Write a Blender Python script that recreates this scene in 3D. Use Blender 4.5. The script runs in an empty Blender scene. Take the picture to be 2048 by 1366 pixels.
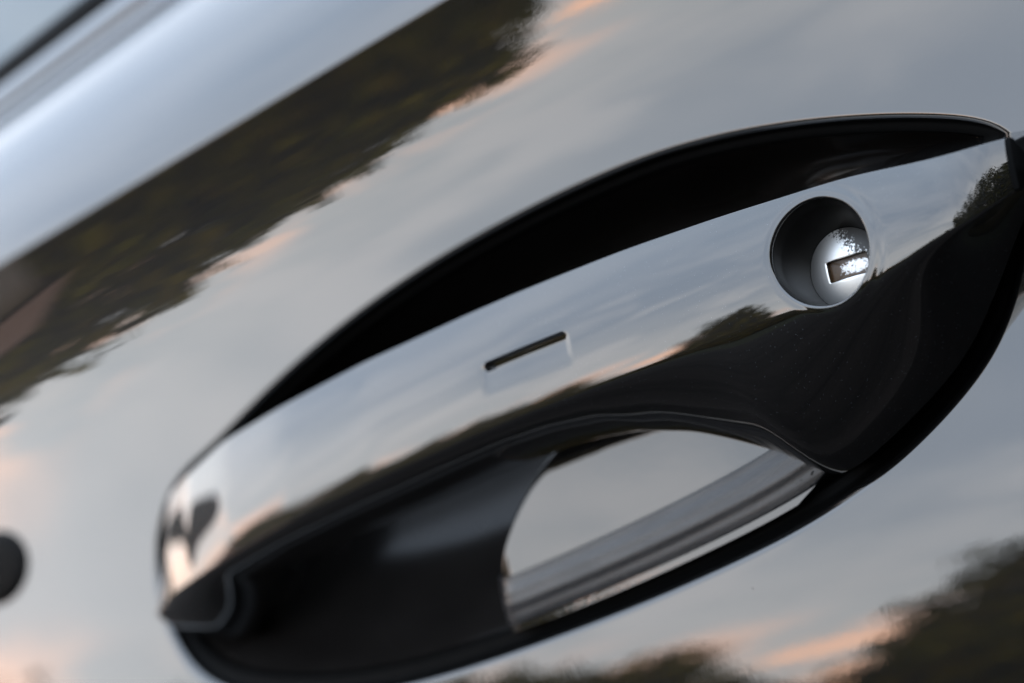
import bpy, math, random
import numpy as np
from mathutils import Vector, Matrix
random.seed(7); rng = np.random.default_rng(7)
sc = bpy.context.scene
COL = sc.collection
R = math.radians

# ------------------------------------------------------------------ camera
HZ = 0.95                                   # height of the door lock above the ground
cd = bpy.data.cameras.new('camera'); cam = bpy.data.objects.new('camera', cd); COL.objects.link(cam)
cd.sensor_width = 36.0; cd.lens = 59.77; cd.clip_start = 0.01; cd.clip_end = 3000
right = Vector((0.6833, 0.5871, -0.4341)); up = Vector((0.2514, 0.3690, 0.8948)); back = Vector((0.6855, -0.7205, 0.1045))
m = Matrix((right, up, back)).transposed().to_4x4()
m.translation = Vector((0.1646, -0.2818, 0.0411 + HZ))
cam.matrix_world = m
cd.dof.use_dof = True; cd.dof.focus_distance = 0.312; cd.dof.aperture_fstop = 8.8
sc.camera = cam

# ------------------------------------------------------------------ sky, sun, exposure
SUN_EL, SUN_AZ = R(7), R(35)                # behind the car; azimuth measured from +Y towards +X
w = bpy.data.worlds.new("World"); sc.world = w; w.use_nodes = True
nt = w.node_tree; nt.nodes.clear(); N = nt.nodes.new; L = nt.links.new

def math_node(nt, op, a, b=None, clamp=False):
    n = nt.nodes.new('ShaderNodeMath'); n.operation = op; n.use_clamp = clamp
    for i, v in enumerate((a, b)):
        if v is None: continue
        if isinstance(v, (int, float)): n.inputs[i].default_value = v
        else: nt.links.new(v, n.inputs[i])
    return n.outputs[0]

def ramp(nt, fac, stops, interp='LINEAR'):
    n = nt.nodes.new('ShaderNodeValToRGB'); e = n.color_ramp.elements; n.color_ramp.interpolation = interp
    while len(e) < len(stops): e.new(0.5)
    for el, (p, c) in zip(e, stops):
        el.position = p; el.color = (*c, 1) if len(c) == 3 else c
    nt.links.new(fac, n.inputs[0]); return n.outputs[0]

def mixc(nt, fac, a, b, mode='MIX'):
    n = nt.nodes.new('ShaderNodeMix'); n.data_type = 'RGBA'; n.blend_type = mode
    for i, v in ((0, fac), (6, a), (7, b)):
        if isinstance(v, (int, float)): n.inputs[i].default_value = v
        elif isinstance(v, tuple): n.inputs[i].default_value = (*v, 1)
        else: nt.links.new(v, n.inputs[i])
    return n.outputs[2]

def noise(nt, vec, scale, detail=4, rough=0.5, dist=0.0):
    n = nt.nodes.new('ShaderNodeTexNoise'); n.inputs['Scale'].default_value = scale
    n.inputs['Detail'].default_value = detail; n.inputs['Roughness'].default_value = rough
    n.inputs['Distortion'].default_value = dist
    if vec is not None: nt.links.new(vec, n.inputs['Vector'])
    return n.outputs['Fac']

def mapping(nt, vec, scale=(1, 1, 1), rot=(0, 0, 0), loc=(0, 0, 0)):
    n = nt.nodes.new('ShaderNodeMapping'); n.inputs['Scale'].default_value = scale
    n.inputs['Rotation'].default_value = rot; n.inputs['Location'].default_value = loc
    nt.links.new(vec, n.inputs['Vector']); return n.outputs[0]

sky = N('ShaderNodeTexSky'); sky.sky_type = 'NISHITA'; sky.sun_disc = False
sky.sun_elevation = SUN_EL; sky.sun_rotation = SUN_AZ; sky.air_density = 1.0; sky.dust_density = 1.5
tc = N('ShaderNodeTexCoord'); sep = N('ShaderNodeSeparateXYZ'); L(tc.outputs['Generated'], sep.inputs[0])
zc = math_node(nt, 'MAXIMUM', sep.outputs[2], 0.0)
den = math_node(nt, 'ADD', zc, 0.18)
pl = N('ShaderNodeCombineXYZ')
L(math_node(nt, 'DIVIDE', sep.outputs[0], den), pl.inputs[0]); L(math_node(nt, 'DIVIDE', sep.outputs[1], den), pl.inputs[1])
v1 = mapping(nt, pl.outputs[0], (0.8, 2.2, 1), (0, 0, R(38)))
n1 = noise(nt, v1, 1.6, 7, 0.55, 0.5)
n2 = noise(nt, mapping(nt, pl.outputs[0], (1.3, 3.2, 1), (0, 0, R(30)), (3, 1, 0)), 2.0, 6, 0.55, 0.3)
cmask = ramp(nt, n1, [(0.34, (0, 0, 0)), (0.68, (1, 1, 1))])
cmask2 = ramp(nt, n2, [(0.46, (0, 0, 0)), (0.60, (1, 1, 1))])
# clouds: warm and lit near the horizon, grey above
ccol = ramp(nt, zc, [(0.0, (9.0, 5.2, 3.5)), (0.19, (6.4, 5.3, 4.7)), (0.26, (5.0, 5.0, 5.0)), (0.6, (4.4, 4.7, 5.2)), (1.0, (5.0, 5.6, 6.4))])
base = mixc(nt, 0.72, sky.outputs[0], ramp(nt, zc, [(0.0, (5.0, 4.3, 3.8)), (0.2, (4.3, 4.35, 4.5)), (0.3, (4.08, 4.13, 4.3)), (0.5, (2.75, 3.2, 3.95)), (0.8, (3.5, 4.2, 5.2)), (1.0, (4.4, 5.3, 6.6))]))
c1 = mixc(nt, math_node(nt, 'MULTIPLY', cmask, ramp(nt, zc, [(0.3, (0.75,) * 3), (0.6, (0.35,) * 3)])), base, ccol)
glow = math_node(nt, 'ADD', math_node(nt, 'MULTIPLY', sep.outputs[0], -0.70), math_node(nt, 'MULTIPLY', sep.outputs[1], -0.76))   # the lit clouds lie in front of the car
glow = math_node(nt, 'POWER', math_node(nt, 'MAXIMUM', glow, 0.0), 6.0)
c2 = mixc(nt, math_node(nt, 'MULTIPLY', math_node(nt, 'MULTIPLY', cmask2, 0.85), glow), c1, ramp(nt, zc, [(0.0, (13, 6.2, 3.2)), (0.225, (12.0, 6.6, 4.2)), (0.275, (5.0, 4.95, 5.0)), (1.0, (5.2, 5.6, 6.2))]))
bg = N('ShaderNodeBackground'); bg.inputs[1].default_value = 0.15
out = N('ShaderNodeOutputWorld'); L(c2, bg.inputs[0]); L(bg.outputs[0], out.inputs[0])

sd = bpy.data.lights.new('sun', 'SUN'); sd.energy = 0.7; sd.angle = R(10); sd.color = (1.0, 0.72, 0.45)
so = bpy.data.objects.new('sun', sd); COL.objects.link(so)
sdir = Vector((math.sin(SUN_AZ) * math.cos(SUN_EL), math.cos(SUN_AZ) * math.cos(SUN_EL), math.sin(SUN_EL)))
so.rotation_euler = sdir.to_track_quat('Z', 'Y').to_euler(); so.location = (0, 0, 30)

sc.view_settings.view_transform = 'Standard'; sc.view_settings.look = 'None'
sc.view_settings.exposure = 2.3; sc.view_settings.gamma = 1.0
sc.render.engine = 'CYCLES'
sc.cycles.use_denoising = True; sc.cycles.max_bounces = 10; sc.cycles.glossy_bounces = 8
sc.cycles.caustics_reflective = False; sc.cycles.caustics_refractive = False

# ------------------------------------------------------------------ materials
def new_mat(name):
    mt = bpy.data.materials.new(name); mt.use_nodes = True
    return mt, mt.node_tree, mt.node_tree.nodes['Principled BSDF']

def P(bsdf, **kw):
    for k, v in kw.items():
        k = k.replace('_', ' ')
        bsdf.inputs[k].default_value = (*v, 1) if isinstance(v, tuple) else v

def paint(name, peel=0.02, ior=1.9, flake_scale=4200, flake_lum=0.05, smudge=0.02):
    mt, nt, b = new_mat(name)
    tcn = nt.nodes.new('ShaderNodeTexCoord'); ob = tcn.outputs['Object']
    vo = nt.nodes.new('ShaderNodeTexVoronoi'); vo.inputs['Scale'].default_value = flake_scale; nt.links.new(ob, vo.inputs['Vector'])
    sepc = nt.nodes.new('ShaderNodeSeparateColor'); nt.links.new(vo.outputs['Color'], sepc.inputs[0])
    fl = ramp(nt, sepc.outputs[0], [(0.965, (0, 0, 0)), (1.0, (1, 1, 1))])
    inner = ramp(nt, vo.outputs['Distance'], [(0.22, (1, 1, 1)), (0.4, (0, 0, 0))])
    flake = mixc(nt, 1.0, fl, inner, 'MULTIPLY')
    base = mixc(nt, flake, (0.0010, 0.0010, 0.0011), (flake_lum * 0.8, flake_lum * 0.9, flake_lum))
    vd = nt.nodes.new('ShaderNodeTexVoronoi'); vd.inputs['Scale'].default_value = 85; nt.links.new(ob, vd.inputs['Vector'])
    sd_ = nt.nodes.new('ShaderNodeSeparateColor'); nt.links.new(vd.outputs['Color'], sd_.inputs[0])
    dust = math_node(nt, 'MULTIPLY', math_node(nt, 'LESS_THAN', vd.outputs['Distance'], math_node(nt, 'MULTIPLY', sd_.outputs[1], 0.027)), math_node(nt, 'GREATER_THAN', sd_.outputs[0], 0.62))
    nt.links.new(mixc(nt, dust, base, (0.05, 0.045, 0.04)), b.inputs['Base Color'])
    nt.links.new(math_node(nt, 'SUBTRACT', 1.0, math_node(nt, 'MULTIPLY', dust, 0.6)), b.inputs['Coat Weight'])
    P(b, Roughness=0.45, IOR=1.2, Coat_IOR=ior)
    nt.links.new(ramp(nt, noise(nt, ob, 38, 4, 0.6, 0.8), [(0.42, (0.008,) * 3), (0.75, (smudge,) * 3)]), b.inputs['Coat Roughness'])
    bp = nt.nodes.new('ShaderNodeBump'); bp.inputs['Strength'].default_value = peel; bp.inputs['Distance'].default_value = 0.0002
    nt.links.new(noise(nt, ob, 420, 3, 0.5), bp.inputs['Height'])
    nt.links.new(bp.outputs[0], b.inputs['Coat Normal'])
    return mt

def plain(name, col, rough, metal=0.0, ior=1.5, var=0.25, scale=60, bump=0.0):
    mt, nt, b = new_mat(name)
    tcn = nt.nodes.new('ShaderNodeTexCoord'); f = noise(nt, tcn.outputs['Object'], scale, 5, 0.6)
    lo = tuple(c * (1 - var) for c in col); hi = tuple(min(1, c * (1 + var)) for c in col)
    nt.links.new(ramp(nt, f, [(0.3, lo), (0.7, hi)]), b.inputs['Base Color'])
    P(b, Roughness=rough, Metallic=metal, IOR=ior)
    if bump:
        bp = nt.nodes.new('ShaderNodeBump'); bp.inputs['Strength'].default_value = bump; bp.inputs['Distance'].default_value = 0.0003
        nt.links.new(f, bp.inputs['Height']); nt.links.new(bp.outputs[0], b.inputs['Normal'])
    return mt

M_door = paint('door_paint', flake_lum=0.025); M_handle = paint('handle_paint', 0.008, flake_lum=0.10, smudge=0.05); M_cup = plain('recess_plastic', (0.0095, 0.0084, 0.0078), 0.16, ior=1.24, scale=40)
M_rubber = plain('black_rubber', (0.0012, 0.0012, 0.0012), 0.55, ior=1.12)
M_lockwall = plain('lock_plastic', (0.0045, 0.0042, 0.004), 0.34, ior=1.38, scale=90)
M_bowl = M_cup

def metal_face():
    mt, nt, b = new_mat('worn_lock_metal')
    tcn = nt.nodes.new('ShaderNodeTexCoord'); ob = tcn.outputs['Object']
    f = noise(nt, ob, 2300, 6, 0.75)
    s = nt.nodes.new('ShaderNodeSeparateXYZ'); nt.links.new(ob, s.inputs[0])
    # grime: towards the upper rear rim of the barrel face
    g = math_node(nt, 'ADD', math_node(nt, 'MULTIPLY', s.outputs[0], 150), math_node(nt, 'MULTIPLY', s.outputs[1], 110))
    msk = math_node(nt, 'ADD', math_node(nt, 'MULTIPLY', f, 2.6), math_node(nt, 'ADD', g, -1.93))
    dirt = ramp(nt, msk, [(0.0, (0, 0, 0)), (0.06, (1, 1, 1))])
    nt.links.new(mixc(nt, dirt, (0.66, 0.65, 0.63), (0.02, 0.016, 0.012)), b.inputs['Base Color'])
    nt.links.new(math_node(nt, 'SUBTRACT', 1.0, dirt), b.inputs['Metallic'])
    P(b, Roughness=0.40)
    return mt
def metal_slot():
    mt, nt, b = new_mat('dirty_slot_metal')
    tcn = nt.nodes.new('ShaderNodeTexCoord'); ob = tcn.outputs['Object']
    f = noise(nt, ob, 1900, 6, 0.8)
    s = nt.nodes.new('ShaderNodeSeparateXYZ'); nt.links.new(ob, s.inputs[0])
    dx = math_node(nt, 'DIVIDE', math_node(nt, 'ADD', s.outputs[0], -0.0016), 0.0029); dy = math_node(nt, 'DIVIDE', s.outputs[1], 0.00125)
    r2 = math_node(nt, 'ADD', math_node(nt, 'POWER', math_node(nt, 'ABSOLUTE', dx), 3.0), math_node(nt, 'POWER', math_node(nt, 'ABSOLUTE', dy), 3.0))
    msk = math_node(nt, 'ADD', math_node(nt, 'MULTIPLY', math_node(nt, 'SUBTRACT', f, 0.5), 6.5), math_node(nt, 'SUBTRACT', r2, 0.50))
    dirt = ramp(nt, msk, [(0.0, (0, 0, 0)), (0.12, (1, 1, 1))])
    nt.links.new(mixc(nt, dirt, (0.55, 0.55, 0.55), mixc(nt, f, (0.01, 0.006, 0.003), (0.12, 0.06, 0.02))), b.inputs['Base Color'])
    nt.links.new(math_node(nt, 'SUBTRACT', 1.0, dirt), b.inputs['Metallic']); P(b, Roughness=0.35)
    return mt
def ledge_mat():
    mt, nt, b = new_mat('scuffed_ledge')
    tcn = nt.nodes.new('ShaderNodeTexCoord'); ob = tcn.outputs['UV']
    f = noise(nt, mapping(nt, ob, (1.2, 46, 1)), 1.0, 6, 0.65)
    f2 = noise(nt, mapping(nt, ob, (3, 9, 1)), 1.0, 3, 0.5)
    su = nt.nodes.new('ShaderNodeSeparateXYZ'); nt.links.new(ob, su.inputs[0])
    sp = noise(nt, mapping(nt, ob, (34, 16, 1)), 1.0, 2, 0.5)
    chip = math_node(nt, 'GREATER_THAN', math_node(nt, 'ADD', sp, math_node(nt, 'MULTIPLY', math_node(nt, 'ADD', su.outputs[0], 0.98), 0.55)), 0.70)
    nt.links.new(mixc(nt, chip, ramp(nt, f, [(0.3, (0.018, 0.018, 0.020)), (0.7, (0.030, 0.030, 0.032))]), (0.002, 0.002, 0.002)), b.inputs['Base Color'])
    nt.links.new(ramp(nt, f2, [(0.3, (0.22, 0.22, 0.22)), (0.7, (0.34, 0.34, 0.34))]), b.inputs['Roughness'])
    nt.links.new(math_node(nt, 'SUBTRACT', 0.5, math_node(nt, 'MULTIPLY', chip, 0.48)), b.inputs['Specular IOR Level'])
    P(b, IOR=1.55)
    bp = nt.nodes.new('ShaderNodeBump'); bp.inputs['Strength'].default_value = 0.08; bp.inputs['Distance'].default_value = 0.0003
    nt.links.new(f, bp.inputs['Height']); nt.links.new(bp.outputs[0], b.inputs['Normal'])
    return mt
M_face, M_slot, M_ledge = metal_face(), metal_slot(), ledge_mat()
M_glass = plain('tinted_glass', (0.012, 0.030, 0.028), 0.02, ior=2.1, var=0.1, scale=3)
M_satin = plain('satin_strip', (0.004, 0.005, 0.005), 0.12, ior=1.8, var=0.1)
M_plate = paint('plate_paint', 0.03, 1.78, flake_lum=0.02)
M_trim = plain('gloss_trim', (0.004, 0.0045, 0.005), 0.05, ior=1.9, var=0.1)

# ------------------------------------------------------------------ object helpers
def empty(name, loc=(0, 0, 0), parent=None):
    o = bpy.data.objects.new(name, None); COL.objects.link(o); o.location = loc; o.empty_display_size = 0.05
    if parent: o.parent = parent
    return o

def mesh_obj(name, verts, faces, mat, parent=None, normals=None, smooth=True, uv=None):
    me = bpy.data.meshes.new(name)
    if normals is not None:                                             # wind every face the way its normals point
        va = np.asarray(verts, float); na = np.asarray(normals, float)
        def turned(f):
            g = np.zeros(3)
            for q in range(len(f)): g += np.cross(va[f[q]], va[f[(q + 1) % len(f)]])
            return f if g @ na[list(f)].sum(0) >= 0 else tuple(f)[::-1]
        fa = np.array([f for f in faces if len(f) == 4]); rest = [turned(f) for f in faces if len(f) != 4]
        g = np.cross(va[fa[:, 2]] - va[fa[:, 0]], va[fa[:, 3]] - va[fa[:, 1]])
        bad = np.einsum('ij,ij->i', g, na[fa].sum(1)) < 0; fa[bad] = fa[bad][:, ::-1]
        faces = fa.tolist() + rest
    me.from_pydata([tuple(map(float, v)) for v in verts], [], [tuple(map(int, f)) for f in faces])
    me.materials.append(mat)
    if smooth: me.polygons.foreach_set('use_smooth', [True] * len(me.polygons))
    if uv is not None:
        ul = me.uv_layers.new(name='UVMap'); idx = np.zeros(len(me.loops), int); me.loops.foreach_get('vertex_index', idx)
        ul.data.foreach_set('uv', np.asarray(uv)[idx].ravel())
    if normals is not None: me.normals_split_custom_set_from_vertices([tuple(map(float, n)) for n in normals])
    me.update()
    o = bpy.data.objects.new(name, me); COL.objects.link(o)
    if parent: o.parent = parent
    return o

def grid_faces(nu, nv, off=0, wrap_u=False, flip=False):
    i = np.arange(nu if wrap_u else nu - 1)[:, None]; j = np.arange(nv - 1)[None, :]
    i2 = (i + 1) % nu
    q = np.stack([i * nv + j + 0 * i2, i2 * nv + j, i2 * nv + j + 1, i * nv + j + 1 + 0 * i2], -1).reshape(-1, 4) + off
    return (q[:, ::-1] if flip else q).tolist()

def interp_smooth(xs, ys, n=600, sig=0.0):
    """table lookup with a little gaussian smoothing; returns a function"""
    xs = np.asarray(xs, float); ys = np.asarray(ys, float)
    g = np.linspace(xs[0], xs[-1], n); v = np.interp(g, xs, ys)
    if sig > 0:
        s = sig / (g[1] - g[0]); k = np.arange(-int(3 * s) - 1, int(3 * s) + 2); kern = np.exp(-0.5 * (k / s) ** 2); kern /= kern.sum()
        p = len(k) // 2
        lo = 2 * v[0] - v[1:p + 1][::-1]; hi = 2 * v[-1] - v[-p - 1:-1][::-1]
        v = np.convolve(np.concatenate([lo, v, hi]), kern, 'valid')
    return lambda x: np.interp(x, g, v)

def catmull(pts, n, closed=True):
    p = np.asarray(pts, float); m_ = len(p)
    d = np.linalg.norm(np.roll(p, -1, 0) - p, axis=1)
    outp = []
    cnt = m_ if closed else m_ - 1
    tot = d[:cnt].sum()
    for i in range(cnt):
        if closed: a, b, c, e = p[(i - 1) % m_], p[i], p[(i + 1) % m_], p[(i + 2) % m_]
        else: a, b, c, e = p[max(i - 1, 0)], p[i], p[i + 1], p[min(i + 2, m_ - 1)]
        t = np.linspace(0, 1, 24, endpoint=False)[:, None]
        outp.append(0.5 * ((2 * b) + (c - a) * t + (2 * a - 5 * b + 4 * c - e) * t ** 2 + (3 * b - 3 * c + e - a) * t ** 3))
    q = np.concatenate(outp)
    if not closed: q = np.concatenate([q, p[-1:]])
    seg = np.linalg.norm(np.diff(np.concatenate([q, q[:1]]) if closed else q, axis=0), axis=1)
    s = np.concatenate([[0], np.cumsum(seg)])
    tgt = np.linspace(0, s[-1], n, endpoint=not closed)
    qq = np.concatenate([q, q[:1]]) if closed else q
    return np.stack([np.interp(tgt, s, qq[:, k]) for k in range(p.shape[1])], 1)

# ------------------------------------------------------------------ the door's surface   y = Y(x, z)   (x along the car, z up, -y outwards; metres)
TZ = np.array([-500, -300, -150, -95, -72, -58, -44, -30, 0, 30, 47, 60, 73, 90]) / 1000
TT = np.array([-6, -2, 9, 18, 21.5, 23.2, 25, 25.3, 21, 16, 10.5, 6, 3, 0.0])
tau_f = interp_smooth(TZ, TT, 3000, 0.008)
_g = np.linspace(-0.5, 0.09, 4000); _t = np.tan(np.radians(tau_f(_g)))
_y = np.concatenate([[0], np.cumsum((_t[1:] + _t[:-1]) / 2 * np.diff(_g))]); _y -= np.interp(0, _g, _y)
BR, TW = 10.0, 11.0
def Y(x, z):
    u = np.maximum(0, -(z + 0.045))
    return np.interp(z, _g, _y) + (x + 0.1) ** 2 / (2 * BR) + TW * (x + 0.12) * u * u / (1 + u / 0.04)     # slight twist under the recess
def Yn(x, z):
    h = 2e-4; dz = (Y(x, z + h) - Y(x, z - h)) / (2 * h); dx = (Y(x + h, z) - Y(x - h, z)) / (2 * h)
    n = np.stack([dx, -np.ones_like(dz), dz], -1)
    return n / np.linalg.norm(n, axis=-1, keepdims=True)

OUTLINE = np.array([(-228.4, 0.1), (-191.2, 10.6), (-157.7, 17.8), (-126.9, 22.2), (-99.4, 24.4), (-74.5, 25.3), (-52, 24.9), (-32.3, 22.7), (-14.4, 19.1),
           (1.7, 14.7), (11.7, 11.3), (21.5, 7.4), (27.6, 3.4), (29, -2), (26.8, -7.6), (22.7, -16.5), (15, -27.8), (6.6, -34), (-4, -39.8), (-15.2, -44.6), (-36, -50.6), (-66.2, -56),
           (-98.8, -60.4), (-132.9, -64), (-160.2, -65.8), (-191.5, -65.6), (-224.5, -62), (-247.3, -54.9), (-260, -42), (-264, -24), (-255, -10), (-242, -3.0)]) / 1000
NO = 420
O = catmull(OUTLINE, NO)
_k = np.exp(-0.5 * (np.arange(-9, 10) / 3.6) ** 2); _k /= _k.sum()
O = sum(_k[q + 9] * np.roll(O, q, 0) for q in range(-9, 10))
def loop_normals(O):
    t = np.roll(O, -1, 0) - np.roll(O, 1, 0); n = np.stack([-t[:, 1], t[:, 0]], 1); n /= np.linalg.norm(n, axis=1, keepdims=True)
    return n
ON = loop_normals(O)
if np.mean(np.sum(ON * (O - O.mean(0)), 1)) < 0: ON = -ON            # outward in the door plane

# ------------------------------------------------------------------ car door
door = empty('car_door', (0, 0, HZ))
door['label'] = 'glossy black car door with a pull handle in a lens shaped recess below the window'
door['category'] = 'car door'

def build_skin():
    ZT = 0.058
    X0, X1, Z0 = -1.05, 0.40, -0.50
    verts, nors = [], []
    offs = np.array([0, 0.25, 0.55, 0.9, 1.3, 1.8, 2.5, 3.5, 5.0]) / 1000
    lipr = 0.0018
    ctr = np.array([-0.11, -0.02])
    far = []
    for p in O:                                                    # ray from the centre to the sheet's border
        d = p - ctr; ts = []
        if d[0] > 0: ts.append((X1 - ctr[0]) / d[0])
        if d[0] < 0: ts.append((X0 - ctr[0]) / d[0])
        if d[1] > 0: ts.append((ZT - ctr[1]) / d[1])
        if d[1] < 0: ts.append((Z0 - ctr[1]) / d[1])
        far.append(ctr + d * min(ts))
    far = np.array(far)
    for c in ((X0, ZT), (X1, ZT), (X0, Z0), (X1, Z0)):              # keep the corners
        k = np.argmin(np.linalg.norm(far - np.array(c), axis=1)); far[k] = c
    rings = []
    for o_ in offs:
        xz = O + ON * o_
        u = np.clip(1 - o_ / lipr, 0, 1)
        rings.append((xz, lipr * (1 - np.sqrt(1 - (u * 0.999) ** 2)), u))
    last = rings[-1][0]
    for s in np.linspace(0, 1, 46)[1:]:
        rings.append((last + (far - last) * s ** 1.3, 0, 0))
    nv = len(rings)
    V = np.zeros((NO, nv, 3)); Nn = np.zeros((NO, nv, 3))
    for k, (xz, dy, u) in enumerate(rings):
        V[:, k, 0] = xz[:, 0]; V[:, k, 2] = xz[:, 1]; V[:, k, 1] = Y(xz[:, 0], xz[:, 1]) + dy
        n = Yn(xz[:, 0], xz[:, 1])
        ins = np.zeros_like(n); ins[:, 0] = -ON[:, 0]; ins[:, 2] = -ON[:, 1]
        a = math.asin(min(u * 0.999, 1)); n = n * math.cos(a) + ins * math.sin(a)
        Nn[:, k] = n / np.linalg.norm(n, axis=1, keepdims=True)
    F = grid_faces(NO, nv, 0, True)
    V = V.reshape(-1, 3).tolist(); Nn = Nn.reshape(-1, 3).tolist()
    # upper strip with the crease and the shoulder
    zs = list(np.linspace(ZT, 0.0768, 18)); pr = [(z, float(np.interp(z, _g, _y)), float(tau_f(z))) for z in zs]
    z, y, t = pr[-1]
    TS, rad = 25.0, 0.0022                                           # crease: tight fillet from t to TS
    for a in np.linspace(t, TS, 14)[1:]:
        da = R(a - pr[-1][2]); mid = R((a + pr[-1][2]) / 2)
        ds = rad * da; z += ds * math.cos(mid); y += ds * math.sin(mid); pr.append((z, y, a))
    for a in np.linspace(TS, 61, 40)[1:]:
        da = R(a - pr[-1][2]); mid = R((a + pr[-1][2]) / 2); ds = 0.101 * da
        z += ds * math.cos(mid); y += ds * math.sin(mid); pr.append((z, y, a))
    xs = np.linspace(X0, X1, 40); off = len(V)
    for x in xs:
        b = (x + 0.1) ** 2 / (2 * BR)
        for (z_, y_, a) in pr:
            V.append((x, y_ + b, z_)); n = Vector(((x + 0.1) / BR * math.cos(R(a)), -math.cos(R(a)), math.sin(R(a)))).normalized(); Nn.append(tuple(n))
    F += grid_faces(len(xs), len(pr), off, False, True)
    mesh_obj('door_skin', V, F, M_door, door, normals=Nn)
    return pr[-1]
ztop, ytop, _ = build_skin()

def extrude_profile(name, prof, mat, parent, x0=-1.05, x1=0.40, n=36, closed=False):
    xs = np.linspace(x0, x1, n); V = []
    for x in xs:
        b = (x + 0.1) ** 2 / (2 * BR)
        V += [(x, y + b, z) for z, y in prof]
    F = grid_faces(n, len(prof), 0, False, True)
    return mesh_obj(name, V, F, mat, parent)
def arc(cz, cy, r, a0, a1, n=12):
    return [(cz + r * math.sin(R(a)), cy - r * math.cos(R(a))) for a in np.linspace(a0, a1, n)]
Z_, Y_ = ztop, ytop
extrude_profile('satin_strip', [(Z_ - 0.0004, Y_ + 0.0012), (Z_ + 0.0001, Y_ - 0.0002), (Z_ + 0.002, Y_ + 0.0018), (Z_ + 0.0048, Y_ + 0.0048)], M_satin, door)
extrude_profile('belt_trim', [(Z_ + 0.0048, Y_ + 0.0050)] + arc(Z_ + 0.0000, Y_ + 0.0190, 0.0155, 24, 66, 12) + [(Z_ + 0.0146, Y_ + 0.020)], M_trim, door)
extrude_profile('window_seal', arc(Z_ + 0.0140, Y_ + 0.0215, 0.0085, -60, 75, 14), M_rubber, door)
gz, gy = Z_ + 0.0185, Y_ + 0.0215
extrude_profile('window_glass', [(gz + q, gy + math.tan(R(24)) * q + q * q * 0.25) for q in np.linspace(0, 0.42, 30)], M_glass, door)

# gasket between the door edge and the recess, then the recess itself
def inset(d): return O - ON * d
def ring_mesh(name, specs, mat, parent, flip=True):
    V = np.zeros((NO, len(specs), 3))
    for k, (d, dy) in enumerate(specs):
        q = inset(d); V[:, k, 0] = q[:, 0]; V[:, k, 2] = q[:, 1]; V[:, k, 1] = Y(O[:, 0], O[:, 1]) * 0 + Y(q[:, 0], q[:, 1]) + dy
    return mesh_obj(name, V.reshape(-1, 3), grid_faces(NO, len(specs), 0, True, flip), mat, parent)
ring_mesh('gasket', [(-0.0002, 0.0016), (0.0004, 0.0034), (0.0014, 0.0040), (0.0024, 0.0034), (0.003, 0.0045), (0.003, 0.009)], M_rubber, door)

SPINE = np.array([(-0.232, -0.036), (-0.02, -0.014)])
def sstep(a, b, x):
    t = np.clip((x - a) / (b - a), 0, 1); return t * t * (3 - 2 * t)
PC, PR = (-0.058, -0.064), (0.067, 0.048)
def plate_q(x, z): return np.sqrt(((x - PC[0]) / PR[0]) ** 2 + ((z - PC[1]) / PR[1]) ** 2)
def bowl_depth(e): return 0.0060 + 0.030 * (1 - np.exp(-(e / 0.010) ** 1.3))
def rim_dist(x, z): return max(0.0, float(np.min(np.hypot(O[:, 0] - x, O[:, 1] - z))) - 0.0030)
def plate_depth(e): return 0.0008 - 0.07 * np.maximum(e, 0)
def build_cup():
    base = inset(0.0026); n = 90
    d = SPINE[1] - SPINE[0]; t = np.clip(((base - SPINE[0]) @ d) / (d @ d), 0, 1); cen = SPINE[0] + t[:, None] * d
    ss = np.concatenate([[0, 0.012, 0.028], np.linspace(0.05, 1, n - 1)]); full = np.linalg.norm(cen - base, axis=1)
    V = np.zeros((NO, len(ss), 3)); Wp = np.zeros((NO, len(ss), 3)); Qd = np.zeros((NO, len(ss)))
    for k, s in enumerate(ss):
        q = base + (cen - base) * s; e = full * s
        V[:, k, 0] = q[:, 0]; V[:, k, 2] = q[:, 1]; V[:, k, 1] = Y(q[:, 0], q[:, 1]) + bowl_depth(e) - 0.017 * sstep(-0.050, -0.012, q[:, 0]) * sstep(0.002, 0.022, e) * sstep(-0.035, -0.02, q[:, 1])
        Wp[:, k] = V[:, k]; Wp[:, k, 1] = Y(q[:, 0], q[:, 1]) + plate_depth(e); Qd[:, k] = plate_q(q[:, 0], q[:, 1])
    mesh_obj('handle_recess', V.reshape(-1, 3), grid_faces(NO, len(ss), 0, True, True), M_bowl, door)
build_cup()

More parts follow.
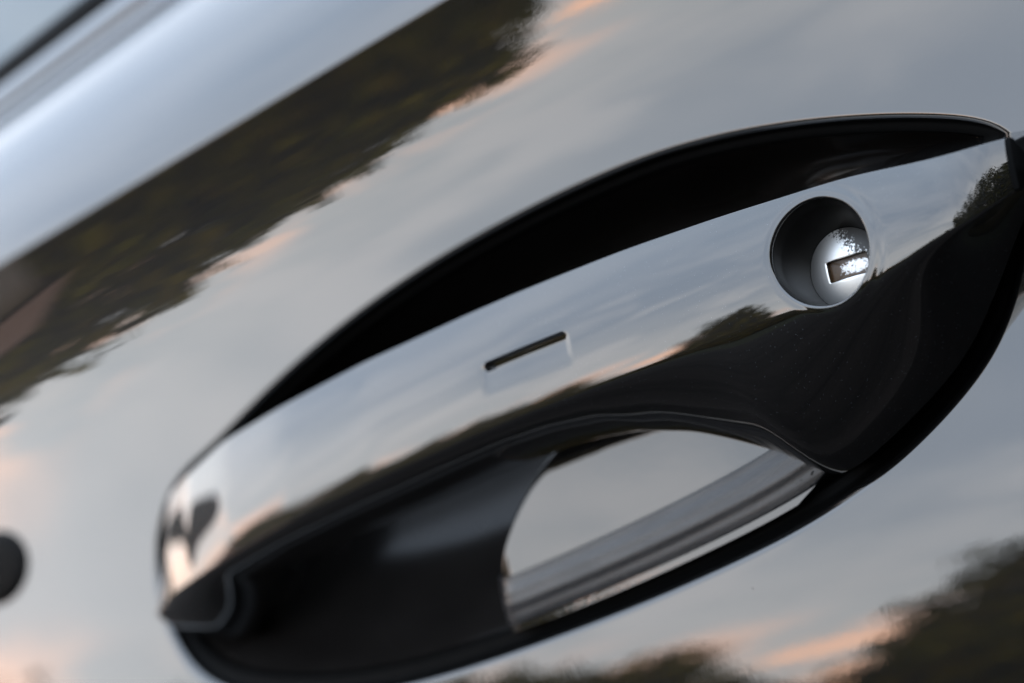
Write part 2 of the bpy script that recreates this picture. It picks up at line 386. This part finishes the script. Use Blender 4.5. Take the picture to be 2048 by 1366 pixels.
def rim_run():
    idx = [i for i in range(NO) if O[i, 1] < -0.036 and -0.1245 < O[i, 0] < -0.0335]
    return np.array(sorted(idx, key=lambda i: O[i, 0]))
def run_in(x): return 0.010 * max(0.0, (-0.116 - x) / 0.012) ** 2
def build_plate():
    # satin plate in the lower rear of the recess; its free edge is a long curve
    n, m_ = 90, 40; V = []
    idx = rim_run(); rim = np.array([O[i] - ON[i] * 0.0030 for i in idx])
    t = np.linspace(0, 1, n); rx = np.interp(t, np.linspace(0, 1, len(idx)), rim[:, 0]); rz = np.interp(t, np.linspace(0, 1, len(idx)), rim[:, 1])
    a = np.radians(np.interp(t, [0, 1], [176, 8]))
    ex = np.minimum(PC[0] + PR[0] * np.cos(a), -0.010); ez = PC[1] + PR[1] * np.sin(a)
    ez[a < R(90)] = np.maximum(ez[a < R(90)], np.interp(ex[a < R(90)], [-0.06, -0.010], [-0.016, -0.034]))
    for i in range(n):
        L_ = math.hypot(ex[i] - rx[i], ez[i] - rz[i])
        for k in range(m_):
            u = k / (m_ - 1); x = rx[i] + (ex[i] - rx[i]) * u; z = rz[i] + (ez[i] - rz[i]) * u
            roll = max(0, 1 - (1 - u) * L_ / 0.0012)
            V.append((x, float(Y(x, z)) + float(plate_depth(rim_dist(x, z))) + 0.0012 * (1 - math.sqrt(max(0, 1 - roll ** 2))) + run_in(x), z))
    for i in range(n):                                              # skirt down into the bowl
        x, y, z = V[i * m_ + m_ - 1]; 
        V.append((x, y + 0.022, z))
    F = grid_faces(n, m_, 0, False, False); o_ = n * m_
    F += [(i * m_ + m_ - 1, (i + 1) * m_ + m_ - 1, o_ + i + 1, o_ + i) for i in range(n - 1)]
    mesh_obj('recess_plate', V, F, M_plate, door)
build_plate()

def build_ledge():
    # scuffed strip along the lower rim of the recess
    run = rim_run(); A_ = O[run[-1]] - ON[run[-1]] * 0.0030; B_ = np.array([-0.010, -0.034]); d_ = (B_ - A_) / np.linalg.norm(B_ - A_); n_ = np.array([d_[1], -d_[0]])
    idx = sorted([i for i in range(NO) if O[i, 1] < -0.034 and -0.1235 < O[i, 0] < -0.004], key=lambda i: O[i, 0])
    ds = np.linspace(0.0044, 0.0148, 48); V = []; uv = []
    for i in idx:
        for k, dd in enumerate(ds):
            q = O[i] - ON[i] * dd; u = k / (len(ds) - 1)
            over = max(0.0, float((q - A_) @ n_) + 0.0002); q = q - n_ * over               # stops at the plate's free edge
            prof = -0.0005 * max(0.0, math.sin(math.pi * u)) ** 0.5 + 0.00010 * math.sin(u * 9.0) + 0.00004 * math.sin(u * 23 + 1)
            dy = float(plate_depth(rim_dist(q[0], q[1]))) - 0.0004 + prof + (0.003 if k in (0, len(ds) - 1) else 0)
            V.append((q[0], float(Y(q[0], q[1])) + dy + run_in(q[0]), q[1])); uv.append((q[0] * 30, u))
    mesh_obj('recess_ledge', V, grid_faces(len(idx), len(ds), 0, False, False), M_ledge, door, uv=uv)
build_ledge()

# ------------------------------------------------------------------ pull handle
mm = 0.001
HX = np.array([-270, -265, -254, -235, -215, -190, -160, -125, -88, -73, -60, -49, -40, -29.5, -22, -15, -4.5, 5, 12, 19, 24.4, 28, 30, 31.2, 32]) * mm
ZTt = np.array([-20, -14, -10, -5.4, -0.8, 4.8, 8.2, 11, 12.6, 13, 13.1, 13.1, 13, 12.6, 12.3, 11.9, 11.1, 10.4, 9.5, 8.2, 7.3, 6.6, 6.2, 5.8, 5.2]) * mm
ZBt = np.array([-38, -37, -34, -28.8, -25, -20.6, -16.3, -12.7, -9.9, -9.1, -8.6, -8.2, -8, -7.7, -7.4, -7.2, -7.4, -7.4, -6.4, -4.6, -3.8, -3.4, -3.2, -3, -2.8]) * mm
HXC = np.array([-270, -265, -254, -242, -232, -222, -212, -203, -175, -148, -107, -90, -75, -62, -50.5, -40.5, -29.5, -22, -15, -4.5, 5, 12, 19, 24.4, 28, 30, 31.2, 32]) * mm
ZCt = np.array([-42, -47, -51, -52, -50.8, -46, -39.5, -35, -30.8, -28, -24.5, -23.2, -23, -24.3, -27.9, -33.2, -38.6, -43, -41.4, -36.9, -32, -27.2, -19.4, -12.6, -8.2, -6.6, -5.8, -5.4]) * mm
YBt = np.array([0, -14, -22, -28, -32, -34.5, -36, -36.5, -36, -35.8, -35.5, -35.1, -34.8, -34.2, -33.6, -32.9, -31.4, -30, -28.8, -26.8, -24.8, -22.6, -20.6, -18.4, -15.5]) * mm
TAT = np.array([54, 50, 43, 37, 35, 35, 35, 35, 35, 35, 35, 35, 35, 35, 35, 35, 34, 34, 34, 35, 36, 37, 38, 39, 40.0])
fzT, fzB, fzC = interp_smooth(HX, ZTt, 2000, 2.5 * mm), interp_smooth(HX, ZBt, 2000, 4 * mm), interp_smooth(HXC, ZCt, 2000, 2.5 * mm)
fyB, fTT = interp_smooth(HX, YBt, 2000, 3 * mm), interp_smooth(HX, TAT, 2000, 4 * mm)
cap = lambda x: sstep(-0.060, -0.022, x)                          # the closed rear end of the handle

def section(x, t):
    """handle front surface: x along, t 0..1 from the top edge over the ridge to the bottom edge"""
    zT, zB, zC, yB, tT = fzT(x), fzB(x), fzC(x), fyB(x), np.radians(fTT(x))
    tB = np.radians(np.interp(x, [-0.262, -0.25, -0.235, -0.19, -0.11, -0.05, 0.012, 0.024, 0.031], [58, 40, 24, 18.5, 15, 13, 12.5, 14, 17]))
    yT = yB + np.tan((tT * 0.5 + tB * 0.5)) * (zT - zB)
    k = cap(x)
    yC_grip = yB + 0.0175
    yC_cap = Y(x, zC) - 0.003
    yC = yC_grip * (1 - k) + np.maximum(yC_cap, yB + 0.004) * k
    tC = np.radians(-72 * (1 - k) - 46 * k)
    t = np.asarray(t, float); a = np.clip(t / 0.6, 0, 1); b = np.clip((t - 0.6) / 0.4, 0, 1)
    def bez(p0, p1, p2, p3, s): return (1 - s) ** 3 * p0 + 3 * (1 - s) ** 2 * s * p1 + 3 * (1 - s) * s * s * p2 + s ** 3 * p3
    l1 = np.hypot(zT - zB, yT - yB) * 0.38; l2 = np.hypot(zB - zC, yB - yC)
    z1 = bez(zT, zT - l1 * np.cos(tT), zB + l1 * 0.75 * np.cos(tB), zB, a)
    y1 = bez(yT, yT - l1 * np.sin(tT), yB + l1 * 0.75 * np.sin(tB), yB, a)
    z2 = bez(zB, zB - l2 * 0.15 * np.cos(tB), zC + l2 * 0.42 * np.cos(tC), zC, b)
    y2 = bez(yB, yB - l2 * 0.15 * np.sin(tB), yC + l2 * 0.42 * np.sin(tC), yC, b)
    z = np.where(t <= 0.6, z1, z2); y = np.where(t <= 0.6, y1, y2)
    return x, y, z

def S0(x, t):
    x, y, z = section(np.asarray(x, float), t); return np.stack([x + 0 * z, y, z], -1)
def nrm(F, x, t, hx=2e-4, ht=2e-3):
    x = np.asarray(x, float); t = np.asarray(t, float)
    tx = F(np.minimum(x + hx, HX[-1]), t) - F(np.maximum(x - hx, HX[0]), t)
    tt = F(x, np.minimum(t + ht, 1)) - F(x, np.maximum(t - ht, 0))
    n = np.cross(tx, tt); n /= np.linalg.norm(n, axis=-1, keepdims=True) + 1e-15
    return n
# lock hole: centre, axis
KX, KT = 0.0, None
_tt = np.linspace(0.05, 0.58, 400); _zz = S0(np.zeros(400), _tt)[:, 2]; KT = float(np.interp(0.0, -_zz, _tt)) if False else float(_tt[np.argmin(abs(_zz - 0.0005))])
KC = S0(np.array(KX), np.array(KT)); KN = nrm(S0, np.array(KX), np.array(KT), 2e-3, 2e-2)
if KN[1] > 0: KN = -KN
NSGN = 1.0 if nrm(S0, np.array(-0.1), np.array(0.3))[1] < 0 else -1.0
KR = 0.0101
KU = np.array([1.0, 0, 0]) - KN * KN[0]; KU /= np.linalg.norm(KU); KV = np.cross(KN, KU)
KV = KV if KV[2] > 0 else -KV
# grip mark (touch groove)
GX0, GX1 = -0.0835, -0.0595
GT = float(_tt[np.argmin(abs(S0(np.full(400, -0.071), _tt)[:, 2] - 0.0028))])

def S(x, t):
    p = S0(x, t); n = nrm(S0, x, t) * NSGN
    rho = np.linalg.norm(np.cross(p - KC, KN), axis=-1)
    d = 0.00010 * np.exp(-((rho - KR) / 0.0006) ** 2) + 0.00012 * np.exp(-((rho - KR - 0.0016) / 0.0008) ** 2) * np.clip((p[..., 0] - KC[0]) / KR, 0, 1)
    # groove: a flat dished in under a sharp upper lip, running out below
    zc = S0(np.asarray(x, float), np.full_like(np.asarray(t, float), GT))[..., 2]
    dz = zc - p[..., 2]                                             # distance below the lip
    ex = sstep(GX0 - 0.0022, GX0 + 0.0008, x) * (1 - sstep(GX1 - 0.0006, GX1 + 0.0014, x))
    rx_ = np.clip(np.maximum(GX0 + 0.0009 - x, x - GX1 + 0.0009) / 0.0009, 0, 4); rr2 = np.sqrt(rx_ ** 2 + ((dz - 0.0007) / 0.00085) ** 2)
    ext = 1 - sstep(0.8, 1.12, rr2)
    d = d + 0.0016 * ext
    d = d + 0.00030 * ex * sstep(-0.0002, 0.0012, dz) * (1 - sstep(0.0012, 0.0070, dz))
    return p - n * d[..., None]

def build_handle():
    h = empty('pull_handle', (0, 0, 0), door)
    # non-uniform samples: dense round the hole and the groove
    def samples(a, b, n, spots):
        g = np.linspace(a, b, 6000); w_ = np.ones_like(g)
        for c, s, k in spots: w_ += k * np.exp(-((g - c) / s) ** 2)
        c_ = np.concatenate([[0], np.cumsum((w_[1:] + w_[:-1]) / 2)]); return np.interp(np.linspace(0, c_[-1], n), c_, g)
    xs = samples(HX[0], HX[-1], 460, [(GX0, 0.0016, 14), (GX1, 0.0016, 14), (-0.071, 0.012, 1.5), (0, 0.013, 3), (0.031, 0.004, 5), (-0.262, 0.010, 4)])
    ts = samples(0, 1, 230, [(GT + 0.022, 0.035, 16), (KT, 0.18, 1), (0.6, 0.08, 2), (1.0, 0.05, 2), (0.0, 0.03, 2)])
    X, T = np.meshgrid(xs, ts, indexing='ij'); V = S(X, T); Nn = nrm(S, X, T, 8e-5, 6e-4) * NSGN
    rho = np.linalg.norm(np.cross(V - KC, KN), axis=-1)
    nu, nv = X.shape
    ins = rho < KR + 0.0014
    ii = np.where(ins.any(1))[0]; jj = np.where(ins.any(0))[0]
    i0, i1, j0, j1 = ii[0] - 1, ii[-1] + 1, jj[0] - 1, jj[-1] + 1
    F = [f for f in [(i * nv + j, (i + 1) * nv + j, (i + 1) * nv + j + 1, i * nv + j + 1) for i in range(nu - 1) for j in range(nv - 1)
                     if not (i0 <= i < i1 and j0 <= j < j1)]]
    # boundary of the cut-out rectangle, in order
    bd = [(i, j0) for i in range(i0, i1)] + [(i1, j) for j in range(j0, j1)] + [(i, j1) for i in range(i1, i0, -1)] + [(i0, j) for j in range(j1, j0, -1)]
    bx = np.array([xs[i] for i, j in bd]); bt = np.array([ts[j] for i, j in bd])
    bp = S0(bx, bt) - KC; ang = np.arctan2(bp @ KV, bp @ KU)
    # (x, t) of the circle by Newton in the plane across the axis
    tx, tt_ = np.full(len(bd), KX), np.full(len(bd), KT); tx = tx + KR * 0.9 * np.cos(ang); tt_ = tt_ - 0.15 * np.sin(ang)
    for _ in range(30):
        p = S0(tx, tt_) - KC; eu = p @ KU - KR * np.cos(ang); ev = p @ KV - KR * np.sin(ang)
        a = (S0(tx + 1e-5, tt_) - S0(tx - 1e-5, tt_)) / 2e-5; b = (S0(tx, tt_ + 1e-4) - S0(tx, tt_ - 1e-4)) / 2e-4
        a11, a12, a21, a22 = a @ KU, b @ KU, a @ KV, b @ KV; det = a11 * a22 - a12 * a21
        tx = tx - np.clip((a22 * eu - a12 * ev) / det, -2e-3, 2e-3); tt_ = tt_ - np.clip((-a21 * eu + a11 * ev) / det, -0.04, 0.04)
    V = V.reshape(-1, 3); Nn = Nn.reshape(-1, 3); nb = len(bd); K = 16
    Vp, Np = [], []
    for k in range(1, K + 1):
        s = 1 - (1 - k / K) ** 1.6
        px = bx + (tx - bx) * s; pt = bt + (tt_ - bt) * s
        Vp.append(S(px, pt)); Np.append(nrm(S, px, pt, 8e-5, 6e-4) * NSGN)
    # rolled lip of the hole
    lip0, ln0 = Vp[-1], Np[-1]
    rad = np.cos(ang)[:, None] * KU + np.sin(ang)[:, None] * KV
    rl = 0.0006
    for a_ in (22, 45, 68, 90):
        Vp.append(lip0 - rad * rl * math.sin(R(a_)) - KN * rl * (1 - math.cos(R(a_)))); Np.append(ln0 * math.cos(R(a_)) - rad * math.sin(R(a_)))
    rim = Vp[-1]
    off = len(V); idx = [[i * nv + j for i, j in bd]] + [[off + k * nb + q for q in range(nb)] for k in range(len(Vp))]
    for k in range(len(idx) - 1):
        for q in range(nb):
            r = (q + 1) % nb; F.append((idx[k][q], idx[k + 1][q], idx[k + 1][r], idx[k][r]))
    V = np.concatenate([V] + Vp); Nn = np.concatenate([Nn] + Np)
    # the back: round the top and bottom edges inwards and close
    nb_ = 10; off2 = len(V); Xb = xs
    top, bot = S(xs, np.zeros(nu)), S(xs, np.ones(nu)); nt_, nb2 = nrm(S, xs, np.full(nu, 0.004)) * NSGN, nrm(S, xs, np.full(nu, 0.996)) * NSGN
    k_end = np.maximum(sstep(-0.235, -0.255, -0.0 + xs * 0) , 0)
    rows, rn = [], []
    ends = np.maximum(cap(xs), 1 - sstep(-0.252, -0.225, xs))       # deep at both mounts
    depth = 0.006 + 0.024 * ends
    yback = np.maximum(np.minimum(top[:, 1], bot[:, 1]) + 0.013, (top[:, 1] + bot[:, 1]) / 2 + depth)
    for a_ in (30, 60, 90):
        o_ = top.copy(); o_[:, 1] += 0.0014 * math.sin(R(a_)); o_[:, 2] -= 0.0014 * (1 - math.cos(R(a_))) - 0.0004 * math.sin(R(a_)); rows.append(o_)
        n_ = np.stack([0 * xs, -math.cos(R(a_)) + 0 * xs, 0.5 + math.sin(R(a_)) + 0 * xs], 1); rn.append(n_)
    o_ = top.copy(); o_[:, 1] = np.maximum(yback, top[:, 1] + 0.003); o_[:, 2] -= 0.004; rows.append(o_); rn.append(np.stack([0 * xs, 0 * xs + 0.3, 1 + 0 * xs], 1))
    o_ = bot.copy(); o_[:, 1] = np.maximum(yback, bot[:, 1] + 0.003); o_[:, 2] += 0.003; rows.append(o_); rn.append(np.stack([0 * xs, 0 * xs + 0.3, -1 + 0 * xs], 1))
    for a_ in (90, 45):
        o_ = bot.copy(); o_[:, 1] += 0.0012 * math.sin(R(a_)); o_[:, 2] += 0.0008 * (1 - math.cos(R(a_))); rows.append(o_); rn.append(np.stack([0 * xs, 0.35 - math.cos(R(a_)) + 0 * xs, -1 + 0 * xs], 1))
    V = np.concatenate([V] + rows); rn = [r_ / np.linalg.norm(r_, axis=1, keepdims=True) for r_ in rn]; Nn = np.concatenate([Nn] + rn)
    rr = [[i * nv for i in range(nu)]] + [[off2 + k * nu + i for i in range(nu)] for k in range(len(rows))] + [[i * nv + nv - 1 for i in range(nu)]]
    for k in range(len(rr) - 1):
        for i in range(nu - 1): F.append((rr[k][i], rr[k + 1][i], rr[k + 1][i + 1], rr[k][i + 1]))
    # end walls: coloured matte black in place of the dark reflection on the rounded end
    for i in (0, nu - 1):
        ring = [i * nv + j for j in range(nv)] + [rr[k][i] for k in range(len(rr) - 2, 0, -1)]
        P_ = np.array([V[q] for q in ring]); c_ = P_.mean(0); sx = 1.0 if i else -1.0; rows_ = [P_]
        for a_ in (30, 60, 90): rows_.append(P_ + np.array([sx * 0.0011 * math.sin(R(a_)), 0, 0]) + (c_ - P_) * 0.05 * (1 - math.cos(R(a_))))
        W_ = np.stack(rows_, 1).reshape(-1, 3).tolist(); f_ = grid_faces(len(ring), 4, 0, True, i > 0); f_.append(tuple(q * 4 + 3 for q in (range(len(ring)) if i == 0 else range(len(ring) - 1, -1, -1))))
        mesh_obj('dark_end_wall', W_, f_, M_rubber, h)
    mesh_obj('grip', V, F, M_handle, h, normals=Nn)
    # lock: tapered well, barrel face with a slot
    n = 96; th = np.linspace(0, 2 * math.pi, n, endpoint=False)
    rc = np.cos(th)[:, None] * KU + np.sin(th)[:, None] * KV
    ctr_rim = KC - KN * 0.0
    rd = (rim - KC) @ KN; ra = np.arctan2((rim - KC) @ KV, (rim - KC) @ KU); od = np.argsort(ra)
    rdep = np.interp(th, ra[od], rd[od], period=2 * math.pi)
    AX = -KN - 0.26 * KV + 0.02 * KU
    depth_, r1 = 0.0100, 0.0075
    prof = [(KR - 0.0006, 0.0), (KR - 0.0007, 0.0006), (KR - 0.0008, 0.0022)] + [(KR - 0.0008 + (r1 - KR + 0.0008) * s, 0.0022 + (depth_ - 0.0022) * s) for s in np.linspace(0.08, 1, 14)]
    W = np.zeros((n, len(prof), 3))
    for k, (r_, dd) in enumerate(prof):
        f_ = max(0, 1 - dd / depth_)
        W[:, k] = KC + rc * r_ + AX * dd + KN * (rdep * f_)[:, None]
    mesh_obj('lock_well', W.reshape(-1, 3), grid_faces(n, len(prof), 0, True, True), M_lockwall, h)
    # barrel face in its own frame: x along the slot, y across, z towards the viewer
    fr = Matrix((KU, KV, KN)).transposed().to_4x4(); fr.translation = Vector(KC + AX * depth_ + KN * 0.0001)
    return h, fr, r1
h, frame_lock, r1 = build_handle()

def build_barrel(parent):
    # domed disc with a rectangular key slot sunk into it
    sx0, sx1, sy = -0.0034, 0.0046, 0.0019
    R_ = r1 - 0.00005
    zf = lambda x, y: 0.0016 * (1 - (x * x + y * y) / R_ ** 2)
    n = 120; th = np.linspace(0, 2 * math.pi, n, endpoint=False)
    cx = (sx0 + sx1) / 2; hx = (sx1 - sx0) / 2
    V = []
    ks = np.linspace(0, 1, 22)
    inner = []
    for a in th:
        c, s_ = math.cos(a), math.sin(a); q = 1 / max(abs(c) / hx, abs(s_) / sy); inner.append((cx + c * q, s_ * q))
    for i, a in enumerate(th):
        ox, oy = R_ * math.cos(a), R_ * math.sin(a)
        for k in ks:
            x = inner[i][0] + (ox - inner[i][0]) * k; y = inner[i][1] + (oy - inner[i][1]) * k
            zz = zf(x, y) - (0.00012 if k == 0 else 0); V.append((x, y, zz))
    F = grid_faces(n, len(ks), 0, True, False)
    bf = mesh_obj('barrel_face', V, F, M_face, parent); bf.matrix_local = frame_lock
    d = 0.0011; V = []
    for (x, y) in inner: V += [(x, y, zf(x, y) - 0.00012), (x, y, zf(x, y) - d)]
    F = grid_faces(n, 2, 0, True, False); V.append((cx, 0, zf(cx, 0) - d)); c = len(V) - 1
    F += [(2 * i + 1, 2 * ((i + 1) % n) + 1, c) for i in range(n)]
    return V, F
Vs, Fs = build_barrel(h)
ks = mesh_obj('key_slot', Vs, Fs, M_slot, h, smooth=False); ks.matrix_local = frame_lock

# ------------------------------------------------------------------ dark plug ahead of the handle
def build_plug():
    cx, cz, rx, rz = -0.362, -0.0115, 0.0240, 0.0120
    V = []; n = 48; rr_ = np.linspace(0, 1, 9)[1:]
    for i in range(n):
        a = 2 * math.pi * i / n
        for r_ in rr_:
            x = cx + rx * r_ * math.cos(a); z = cz + rz * r_ * math.sin(a); V.append((x, float(Y(x, z)) - 0.0025 * math.sqrt(max(0, 1 - r_ ** 3)) + 0.0006, z))
    F = grid_faces(n, len(rr_), 0, True, False); V.append((cx, float(Y(cx, cz)) - 0.0019, cz)); c = len(V) - 1
    F += [(i * 8, ((i + 1) % n) * 8, c) for i in range(n)]
    mesh_obj('plug', V, F, M_rubber, door)
build_plug()

# ------------------------------------------------------------------ wing mirror at the front of the door (seen only in the handle's tip)
def build_mirror():
    V, nu, nv = [], 40, 24; c = np.array([-0.90, -0.095, 0.13])
    for i in range(nu):
        a = 2 * math.pi * i / nu
        for k in range(nv):
            b = -math.pi / 2 + math.pi * k / (nv - 1); sp = lambda q, e: math.copysign(abs(q) ** e, q)
            V.append((c[0] + 0.06 * sp(math.cos(b), 0.7) * sp(math.cos(a), 0.6) * (1 if math.cos(a) < 0 else 0.45), c[1] + 0.055 * sp(math.cos(b), 0.6) * sp(math.sin(a), 0.6), c[2] + 0.05 * sp(math.sin(b), 0.7)))
    F = grid_faces(nu, nv, 0, True, False)
    m0 = len(V); A_, B_ = np.array([-0.885, -0.075, 0.098]), np.array([-0.87, 0.045, 0.090])      # its arm down to the door's shoulder
    for k in range(6):
        p = A_ + (B_ - A_) * k / 5; r_ = 0.016 + 0.012 * (k / 5) ** 2
        for i in range(16):
            a = 2 * math.pi * i / 16; V.append((p[0] + 1.6 * r_ * math.cos(a), p[1], p[2] + 0.7 * r_ * math.sin(a)))
    F += [(m0 + k * 16 + i, m0 + k * 16 + (i + 1) % 16, m0 + (k + 1) * 16 + (i + 1) % 16, m0 + (k + 1) * 16 + i) for k in range(5) for i in range(16)]
    mesh_obj('wing_mirror', V, F, M_rubber, door)
build_mirror()

# ------------------------------------------------------------------ what the paint mirrors: ground and a far wood
def ground():
    mt, nt, b = new_mat('ground'); tcn = nt.nodes.new('ShaderNodeTexCoord'); ob = tcn.outputs['Object']
    f = noise(nt, ob, 0.35, 6, 0.6); f2 = noise(nt, ob, 40, 4, 0.7)
    s = nt.nodes.new('ShaderNodeSeparateXYZ'); nt.links.new(ob, s.inputs[0])
    road = math_node(nt, 'GREATER_THAN', math_node(nt, 'ADD', s.outputs[1], math_node(nt, 'MULTIPLY', f, 0.8)), -7.0)
    asph = ramp(nt, f2, [(0.3, (0.007, 0.0062, 0.0058)), (0.7, (0.012, 0.0108, 0.0098))])
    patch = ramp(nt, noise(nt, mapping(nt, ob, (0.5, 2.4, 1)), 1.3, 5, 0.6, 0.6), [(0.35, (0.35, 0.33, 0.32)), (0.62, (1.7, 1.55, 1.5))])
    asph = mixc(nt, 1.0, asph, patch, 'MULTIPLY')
    grass = ramp(nt, f, [(0.3, (0.012, 0.016, 0.006)), (0.7, (0.03, 0.032, 0.012))])
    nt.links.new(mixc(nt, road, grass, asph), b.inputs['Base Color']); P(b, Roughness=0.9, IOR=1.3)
    n = 40; r = np.concatenate([np.linspace(0, 30, 12), np.geomspace(40, 1500, 14)])
    V = [(0, 0, 0)]; F = []
    for i in range(n):
        for q in r[1:]: V.append((q * math.cos(2 * math.pi * i / n), q * math.sin(2 * math.pi * i / n), 0))
    k = len(r) - 1
    for i in range(n):
        j = (i + 1) % n; F.append((0, 1 + i * k, 1 + j * k))
        F += [(1 + i * k + q, 1 + i * k + q + 1, 1 + j * k + q + 1, 1 + j * k + q) for q in range(k - 1)]
    o = mesh_obj('ground', V, F, mt); o['kind'] = 'structure'; o['label'] = 'dark asphalt and grass round the car'
ground()

def wood():
    mt, nt, b = new_mat('foliage'); tcn = nt.nodes.new('ShaderNodeTexCoord')
    gi = nt.nodes.new('ShaderNodeNewGeometry')
    c = ramp(nt, gi.outputs['Random Per Island'], [(0.0, (0.034, 0.034, 0.0005)), (0.6, (0.062, 0.056, 0.001)), (1.0, (0.105, 0.085, 0.002))])
    nt.links.new(c, b.inputs['Base Color']); P(b, Roughness=0.9, IOR=1.04)
    Vs, Fs, k = [], [], 0
    Q = []
    el = lambda a: np.interp(a, [190, 199, 206, 214, 222, 227, 230, 231.5, 233, 235, 236.6, 238, 239.6, 241, 244, 248, 256, 270, 290, 310, 330, 400],
                             [6, 12, 13.8, 14.6, 15, 15, 14.4, 13, 10.8, 10.5, 11.5, 13.5, 17, 21, 20.5, 14, 13.5, 14.5, 18, 24, 24, 16])
    for a in np.arange(150, 400, 1.6):
        az = R(a + rng.uniform(-0.8, 0.8)); d = rng.uniform(30, 42); hh = (0.95 + d * math.tan(R(float(el(a))))) * (rng.uniform(0.88, 1.0) if 198 < a < 229 or 237 < a < 247 else rng.choice([rng.uniform(0.6, 0.85), rng.uniform(0.85, 1.05)]))
        cx, cy = d * math.cos(az), d * math.sin(az)
        tr = 0.22
        for i in range(6):
            p, q = 2 * math.pi * i / 6, 2 * math.pi * (i + 1) / 6
            Q.append([(cx + tr * math.cos(p), cy + tr * math.sin(p), 0), (cx + tr * math.cos(q), cy + tr * math.sin(q), 0),
                      (cx + 0.06 * math.cos(q), cy + 0.06 * math.sin(q), hh * 0.8), (cx + 0.06 * math.cos(p), cy + 0.06 * math.sin(p), hh * 0.8)])
        ncl = 26
        cz = rng.uniform(0.03, 0.93, ncl) * hh; w_ = 0.23 * hh * np.sqrt(np.clip(1 - ((cz / hh - 0.4) / 0.56) ** 2, 0.03, 1))
        ca = rng.uniform(0, 2 * math.pi, ncl); cr = np.sqrt(rng.uniform(0, 1, ncl)) * w_
        for j in range(ncl):
            o = np.array([cx + cr[j] * math.cos(ca[j]), cy + cr[j] * math.sin(ca[j]), cz[j]])
            m_ = 60; pp = o + np.clip(rng.normal(0, 1, (m_, 3)), -1.6, 1.6) * np.array([0.095, 0.095, 0.05]) * hh * rng.uniform(0.6, 1.1)
            u = rng.normal(0, 1, (m_, 3)); u /= np.linalg.norm(u, axis=1, keepdims=True); v = np.cross(u, rng.normal(0, 1, (m_, 3))); v /= np.linalg.norm(v, axis=1, keepdims=True)
            sz = rng.uniform(0.14, 0.32, (m_, 1)); Q += np.stack([pp - u * sz - v * sz * .6, pp + u * sz - v * sz * .6, pp + u * sz + v * sz * .6, pp - u * sz + v * sz * .6], 1).tolist()
    Q = np.array(Q); Q[:, :, 2] = np.maximum(Q[:, :, 2], 0.02)
    n = len(Q); me = bpy.data.meshes.new('woodland'); me.vertices.add(n * 4); me.vertices.foreach_set('co', Q.ravel())
    me.loops.add(n * 4); me.loops.foreach_set('vertex_index', np.arange(n * 4)); me.polygons.add(n)
    me.polygons.foreach_set('loop_start', np.arange(n) * 4); me.update(calc_edges=True); me.materials.append(mt)
    o = bpy.data.objects.new('woodland', me); COL.objects.link(o); o['kind'] = 'stuff'
    o['label'] = 'dark olive wood mirrored in the paint along the skyline'
wood()

def house():
    az, d = R(202.5), 25.0
    h = empty('house', (d * math.cos(az), d * math.sin(az), 0)); h.rotation_euler = (0, 0, az + math.pi / 2)
    h['label'] = 'grey house mirrored in the dark band of the door below its shoulder'; h['category'] = 'house'
    mw = plain('render_wall', (0.13, 0.13, 0.14), 0.85, scale=1.5, var=0.15); mr = plain('roof_tile', (0.11, 0.045, 0.016), 0.8, scale=6)
    def box(x0, x1, y0, y1, z0, z1): 
        return [(x, y, z) for z in (z0, z1) for x, y in ((x0, y0), (x1, y0), (x1, y1), (x0, y1))]
    BF = [(0, 3, 2, 1), (4, 5, 6, 7), (0, 1, 5, 4), (1, 2, 6, 5), (2, 3, 7, 6), (3, 0, 4, 7)]
    mesh_obj('plinth', box(-3.05, 3.05, -2.05, 2.05, 0, 1.5), BF, mr, h, smooth=False)
    mesh_obj('wall', box(-3, 3, -2, 2, 1.5, 4.3), BF, mw, h, smooth=False)
    V = [(-3.4, -2.4, 4.25), (3.4, -2.4, 4.25), (3.4, 2.4, 4.25), (-3.4, 2.4, 4.25), (-2.6, 0, 5.3), (2.6, 0, 5.3)]
    mesh_obj('roof', V, [(0, 3, 2, 1), (0, 1, 5, 4), (1, 2, 5), (2, 3, 4, 5), (3, 0, 4)], mr, h, smooth=False)
house()
